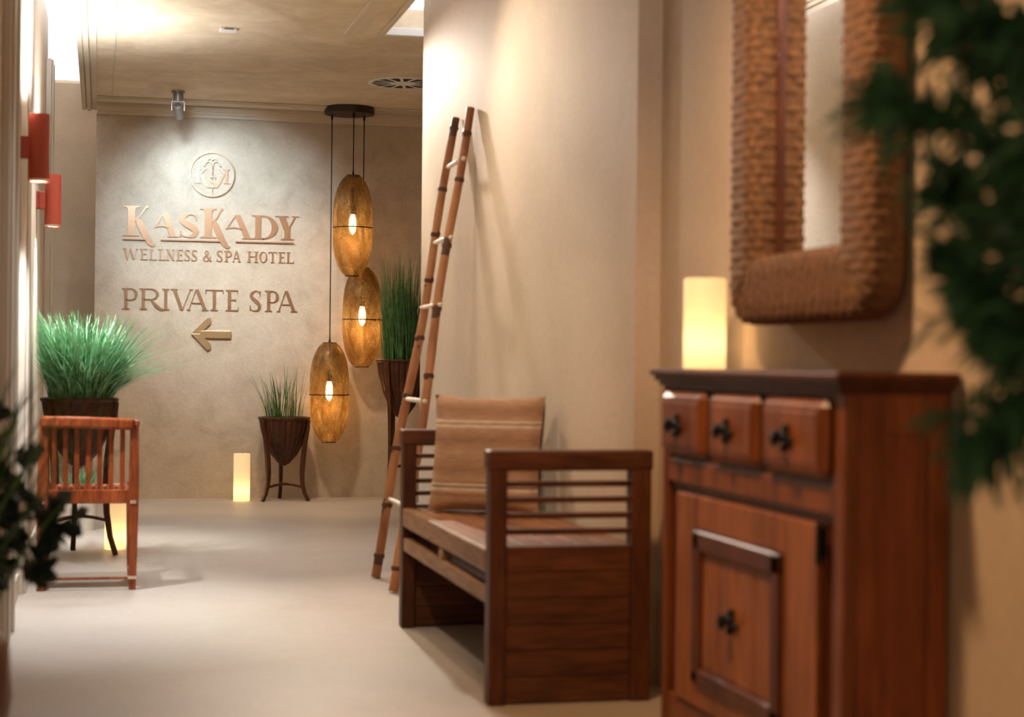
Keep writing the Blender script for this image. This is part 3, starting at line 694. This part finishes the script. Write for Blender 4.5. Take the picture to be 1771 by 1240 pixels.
# side panel facing the camera
k = MB(); k.box(.03, .085, .0, .022, 0, .945); k.box(Dp-.045, Dp, .0, .022, 0, .945); k.box(.085, Dp-.045, .0, .022, .86, .945); k.box(.085, Dp-.045, .0, .022, .05, .13)
k.build('side_frame', M_cabside, cb, bevel=.004)
MB().box(.085, Dp-.045, .010, .022, .13, .86).build('side_panel', M_cabside, cb)
k = MB(); k.box(.03, Dp, Wd-.015, Wd, 0, .945); k.build('side_panel', M_cabside, cb)
def handle(par, y, z, s=1.0, x0=-.021):
    k = MB()
    for i in range(4):
        a = PI/2*i+.2; Mx = Matrix.Translation((x0, y, z)) @ Matrix.Rotation(a, 4, 'X')
        b = MB().box(-.002, .004, -.007*s, .007*s, .0, .026*s if i % 2 else .018*s); k.add(b.v, b.f, Mx)
        b = MB().sphere((0, 0, 0), .008*s, 8, 5); k.add(b.v, b.f, Mx @ Matrix.Translation((0, 0, .024*s if i % 2 else .017*s)))
    Mx = Matrix.Translation((x0, y, z)) @ Matrix.Rotation(-PI/2, 4, 'Y')
    b = MB().lathe([(.012*s, 0), (.007*s, .006), (.006*s, .014), (.014*s, .020), (.015*s, .027), (.001, .034)], 16); k.add(b.v, b.f, Mx)
    k.build('handle', M_iron, par, smooth=False)
for y0, y1 in ((3.308, 3.659), (3.687, 4.010), (4.045, 4.372)):
    a, b = y0-CY0, y1-CY0
    dr = MB().box(-.022, .012, a+.004, b-.004, .765, .930).build('drawer', M_cab, cb, bevel=.021, seg=1)
    k = MB(); k.box(-.025, -.012, a+.026, b-.026, .790, .902); k.build('drawer_face', M_cab, dr, bevel=.003)
    handle(dr, (a+b)/2+.01, .842, 1.25, -.029)
# door
a, b = 3.375-CY0, 4.285-CY0
k = MB(); z0_, z1_ = .140, .668
k.box(-.004, .02, a, a+.18, z0_, z1_); k.box(-.004, .02, b-.155, b, z0_, z1_); k.box(-.004, .02, a+.18, b-.155, .585, z1_); k.box(-.004, .02, a+.18, b-.155, z0_, .200)
dr = k.build('door', M_cabdoor, cb, bevel=.004)
pa, pb = a+.18, b-.155
k = MB(); t = .055
k.box(-.016, .012, pa, pa+t, .200, .585); k.box(-.016, .012, pb-t, pb, .200, .585); k.box(-.016, .012, pa, pb, .585-t, .585); k.box(-.016, .012, pa, pb, .200, .200+t*.8)
k.build('door_moulding', M_cabdark, dr, bevel=.010, seg=3)
k = MB()
for q in range(4):
    u0 = pa+t+(pb-pa-2*t)*q/4; u1 = pa+t+(pb-pa-2*t)*(q+1)/4; k.box(-.004, .012, u0+.001, u1-.001, .244, .53)
k.build('door_panel', M_cabdoor, dr, bevel=.004); handle(dr, (pa+pb)/2+.02, .391, 1.3, -.010)
k = MB(); k.tube([(-.008, a-.02, .585), (-.008, a-.02, .672)], .007, 10); k.box(-.003, .002, a-.035, a-.005, .60, .66); k.build('hinge', M_iron, dr)

# ------------------------------------------------------------------ mirror
mr = thing('woven_mirror', 'tall wall mirror with a thick woven seagrass frame above the cabinet', 'mirror', (1.695, 3.870, 1.105))
HY, HZ, B = .43, 1.16, .082          # half width, height, half band
def frame_path(N=640):
    y0, y1, z0, z1 = -HY+B, HY-B, B, HZ-B; rc = .020
    segs = []
    def ln(a, b): segs.append(('l', a, b, (Vector(b)-Vector(a)).length))
    def arc(c_, a0): segs.append(('a', c_, a0, rc*PI/2*4))
    ln((y0+rc, z0), (y1-rc, z0)); arc((y1-rc, z0+rc), -PI/2); ln((y1, z0+rc), (y1, z1-rc)); arc((y1-rc, z1-rc), 0)
    ln((y1-rc, z1), (y0+rc, z1)); arc((y0+rc, z1-rc), PI/2); ln((y0, z1-rc), (y0, z0+rc)); arc((y0+rc, z0+rc), PI)
    T = sum(s[3] for s in segs); out = []; step = T/N; d = 0; i = 0; acc = 0
    for q in range(N):
        d = q*step
        while d > acc+segs[i][3]: acc += segs[i][3]; i += 1
        s = segs[i]; u = (d-acc)/s[3]
        if s[0] == 'l': p = Vector(s[1]).lerp(Vector(s[2]), u); tt = (Vector(s[2])-Vector(s[1])).normalized()
        else: an = s[2]+u*PI/2; p = Vector((s[1][0]+rc*math.cos(an), s[1][1]+rc*math.sin(an))); tt = Vector((-math.sin(an), math.cos(an)))
        out.append((p, Vector((tt.y, -tt.x)), d))
    return out
fp = frame_path(); NS = 44; vs = []; fs = []
for q, (p, nn, d) in enumerate(fp):
    for kk in range(NS):
        a = 2*PI*kk/NS; ca, sa = math.cos(a), math.sin(a)
        se = lambda v, e: math.copysign(abs(v)**e, v)
        ph = (q//4 + kk//3) % 2
        bmp = .0045*(abs(math.sin(PI*q/4))**.7*(1 if ph else .25) + .35*abs(math.sin(PI*kk/3)))
        ru = B+bmp; rx = .046+bmp
        off = se(ca, .45)*ru; xx = -.046-se(sa, .62)*rx*-1
        vs.append((-.052+se(sa, .5)*rx, p.x+nn.x*off, p.y+nn.y*off))
NQ = len(fp)
for q in range(NQ):
    for kk in range(NS): fs.append((q*NS+kk, q*NS+(kk+1) % NS, ((q+1) % NQ)*NS+(kk+1) % NS, ((q+1) % NQ)*NS+kk))
MB().add(vs, fs).build('woven_frame', M_wicker, mr, smooth=True)
k = MB(); e0, e1, e2, e3 = -HY+2*B-.012, HY-2*B+.012, 2*B-.012, HZ-2*B+.012
k.box(-.034, -.020, e0, e0+.020, e2, e3); k.box(-.034, -.020, e1-.020, e1, e2, e3); k.box(-.034, -.020, e0, e1, e2, e2+.018); k.box(-.034, -.020, e0, e1, e3-.018, e3)
k.build('dark_gap_strip', M_cabdark, mr)  # dark strip added to paint in the shaded gap between frame and glass
MB().box(-.022, -.006, -HY+B, HY-B, B, HZ-B).build('glass', M_mirror, mr)

# ------------------------------------------------------------------ foreground plants
def leaf(mb, p, d, L, wd, nrm, m=4, droop=.25):
    p = Vector(p); d = Vector(d).normalized(); s = d.cross(Vector(nrm)).normalized(); up = s.cross(d); vs = []
    for j in range(m+1):
        u = j/m; c0 = p+d*L*u-Vector((0, 0, 1))*droop*L*u*u; ww = wd*math.sin(PI*min(1, .12+u*.88))**.8*.5
        vs += [c0+s*ww+up*ww*.3, c0, c0-s*ww+up*ww*.3]
    fs = []
    for j in range(m): fs += [(j*3, j*3+1, j*3+4, j*3+3), (j*3+1, j*3+2, j*3+5, j*3+4)]
    mb.add(vs, fs)
rnd = random.Random(12)
def rv(): return Vector((rnd.uniform(-1, 1), rnd.uniform(-1, 1), rnd.uniform(-1, 1))).normalized()
fr = thing('potted_evergreen', 'dark feathery evergreen shrub in the right foreground, overlapping the mirror', 'potted plant', (1.235, 1.93, 0))
MB().lathe([(.001, 0), (.13, 0), (.175, .34), (.18, .36), (.165, .36), (.155, .32), (.001, .32)], 36).build('pot', M_pot, fr, smooth=False)
k = MB(); lf = MB()
k.tube([(0, 0, .32), (.01, .01, .7), (-.01, 0, 1.1), (.02, .02, 1.5), (.0, .0, 1.85)], [.016, .014, .012, .009, .004], 8)
def branch(pts, dens, L, seg=16, side=.0):
    pts = [Vector(p) for p in pts]; P = []
    for i in range(len(pts)-1):
        p0 = pts[max(i-1, 0)]; p1 = pts[i]; p2 = pts[i+1]; p3 = pts[min(i+2, len(pts)-1)]
        for j in range(8):
            u = j/8; P.append(.5*((2*p1)+(p2-p0)*u+(2*p0-5*p1+4*p2-p3)*u*u+(3*p1-p0-3*p2+p3)*u**3))
    P.append(pts[-1]); k.tube(P, [.006*(1-i/len(P))+.0015 for i in range(len(P))], 6)
    for i in range(3, len(P)):
        t = (P[i]-P[i-1]).normalized()
        for q in range(dens):
            d = (t*.7+rv()*.9).normalized(); leaf(lf, P[i]+rv()*.008, d, L*rnd.uniform(.6, 1.15), .013, rv())
        if rnd.random() < .55 and i < len(P)-2:       # side twig
            d = (t*.5+rv()).normalized(); l = rnd.uniform(.05, .11); k.tube([P[i], P[i]+d*l], [.0025, .001], 5)
            for m_ in range(10):
                dd = (d*.8+rv()*.8).normalized(); leaf(lf, P[i]+d*l*(m_+1)/10, dd, L*rnd.uniform(.5, 1.0), .009, rv())
T0 = lambda z: (0, 0, z)
for pts in ([T0(1.05), (-.10, -.03, 1.18), (-.22, -.02, 1.29), (-.33, .0, 1.315)],
            [T0(1.25), (-.10, .05, 1.36), (-.20, .02, 1.42), (-.27, 0, 1.46)],
            [T0(.85), (-.07, -.05, 1.0), (-.13, -.06, 1.14), (-.17, -.05, 1.22)],
            [T0(1.0), (-.08, .0, 1.03), (-.17, .04, 1.08), (-.21, .04, 1.14)],
            [T0(.95), (-.06, .02, .98), (-.13, .03, 1.03), (-.17, .03, 1.10)],
            [T0(1.3), (-.07, -.04, 1.36), (-.15, -.06, 1.40), (-.24, -.06, 1.41)],
            [T0(1.1), (.04, -.10, 1.22), (-.02, -.15, 1.33), (-.07, -.2, 1.40)],
            [T0(.9), (.0, .10, 1.05), (-.06, .18, 1.18), (-.12, .22, 1.25)],
            [T0(.9), (.03, -.08, 1.05), (.0, -.14, 1.16), (-.04, -.18, 1.2)],
            [T0(1.0), (-.05, .0, 1.0), (-.11, .0, .97), (-.15, .02, .93), (-.17, .03, .90)],
            [T0(1.5), (.03, .05, 1.62), (-.06, .08, 1.72)], [T0(1.4), (.08, .0, 1.5), (.12, -.04, 1.62)],
            [T0(.75), (.06, -.04, .88), (.10, -.08, 1.02)], [T0(1.15), (.07, .05, 1.28), (.12, .08, 1.36)],
            [T0(1.2), (-.08, -.06, 1.24), (-.15, -.10, 1.26), (-.20, -.10, 1.22)]):
    branch(pts, 11, .07)
lf.build('foliage', M_conif, fr); k.build('stem', M_stem, fr, smooth=True)

fl = thing('potted_ivy_shrub', 'dark leafy plant in a rounded brown pot in the left foreground', 'potted plant', (-.40, 4.25, 0))
MB().lathe([(.001, 0), (.13, 0), (.185, .08), (.205, .20), (.195, .32), (.165, .36), (.150, .36), (.15, .33), (.001, .33)], 40).build('pot', M_pot, fl, smooth=True)
k = MB(); lf = MB()
def ivy_leaf(mb, p, d, L, nrm):
    p = Vector(p); d = Vector(d).normalized(); s = d.cross(Vector(nrm)).normalized()
    o = [(0, 0), (.15, .30), (.42, .52), (.40, .22), (.72, .30), (1.0, 0), (.72, -.30), (.40, -.22), (.42, -.52), (.15, -.30)]
    nv = s.cross(d); vs = [p+d*L*.35+nv*L*.05]+[p+d*L*a+s*L*b-nv*abs(b)*L*.15 for a, b in o]
    mb.add(vs, [(0, i+1, (i+1) % 10+1) for i in range(10)])
def ivy(pts, n, L):
    pts = [Vector(p) for p in pts]; k.tube(pts, [.005*(1-.7*i/len(pts)) for i in range(len(pts))], 6)
    for q in range(n):
        u = rnd.uniform(.25, 1)*(len(pts)-1); i = min(int(u), len(pts)-2); p = pts[i].lerp(pts[i+1], u-i)
        d = ((pts[i+1]-pts[i]).normalized()*.4+rv()).normalized(); k.tube([p, p+d*.03], .0015, 4)
        ivy_leaf(lf, p+d*.03, d, L*rnd.uniform(.7, 1.25), (Vector((0, -1, .3))+rv()*.7))
for pts, n in (([(0, 0, .33), (.08, 0, .50), (.17, .0, .60), (.26, .0, .62), (.33, 0, .60)], 34), ([(0, 0, .33), (.06, -.05, .55), (.14, -.06, .68), (.19, -.05, .72)], 30),
            ([(0, 0, .33), (.05, .05, .45), (.15, .08, .50), (.24, .08, .49)], 26), ([(0, 0, .33), (.02, 0, .6), (.08, .0, .82), (.13, 0, .92)], 10),
            ([(0, 0, .33), (-.05, 0, .6), (-.08, .05, .9), (-.02, .05, 1.1)], 24), ([(0, 0, .33), (.06, .05, .6), (.12, .02, .7), (.21, 0, .78)], 16),
            ([(0, 0, .33), (.03, -.08, .45), (.12, -.10, .52), (.18, -.10, .56)], 20), ([(0, 0, .33), (-.08, -.05, .5), (-.15, -.05, .7)], 24), ([(0, 0, .33), (-.08, .08, .5), (-.12, .10, .8)], 20)):
    ivy(pts, n, .062)
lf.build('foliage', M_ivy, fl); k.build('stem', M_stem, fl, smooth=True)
# fine blurred shoots above
g = blades(120, .06, .35, .62, .30, .006, M_conif, fl, .34, seed=31)
blades(220, .15, .42, .72, .62, .013, M_grass, fl, .34, seed=34)
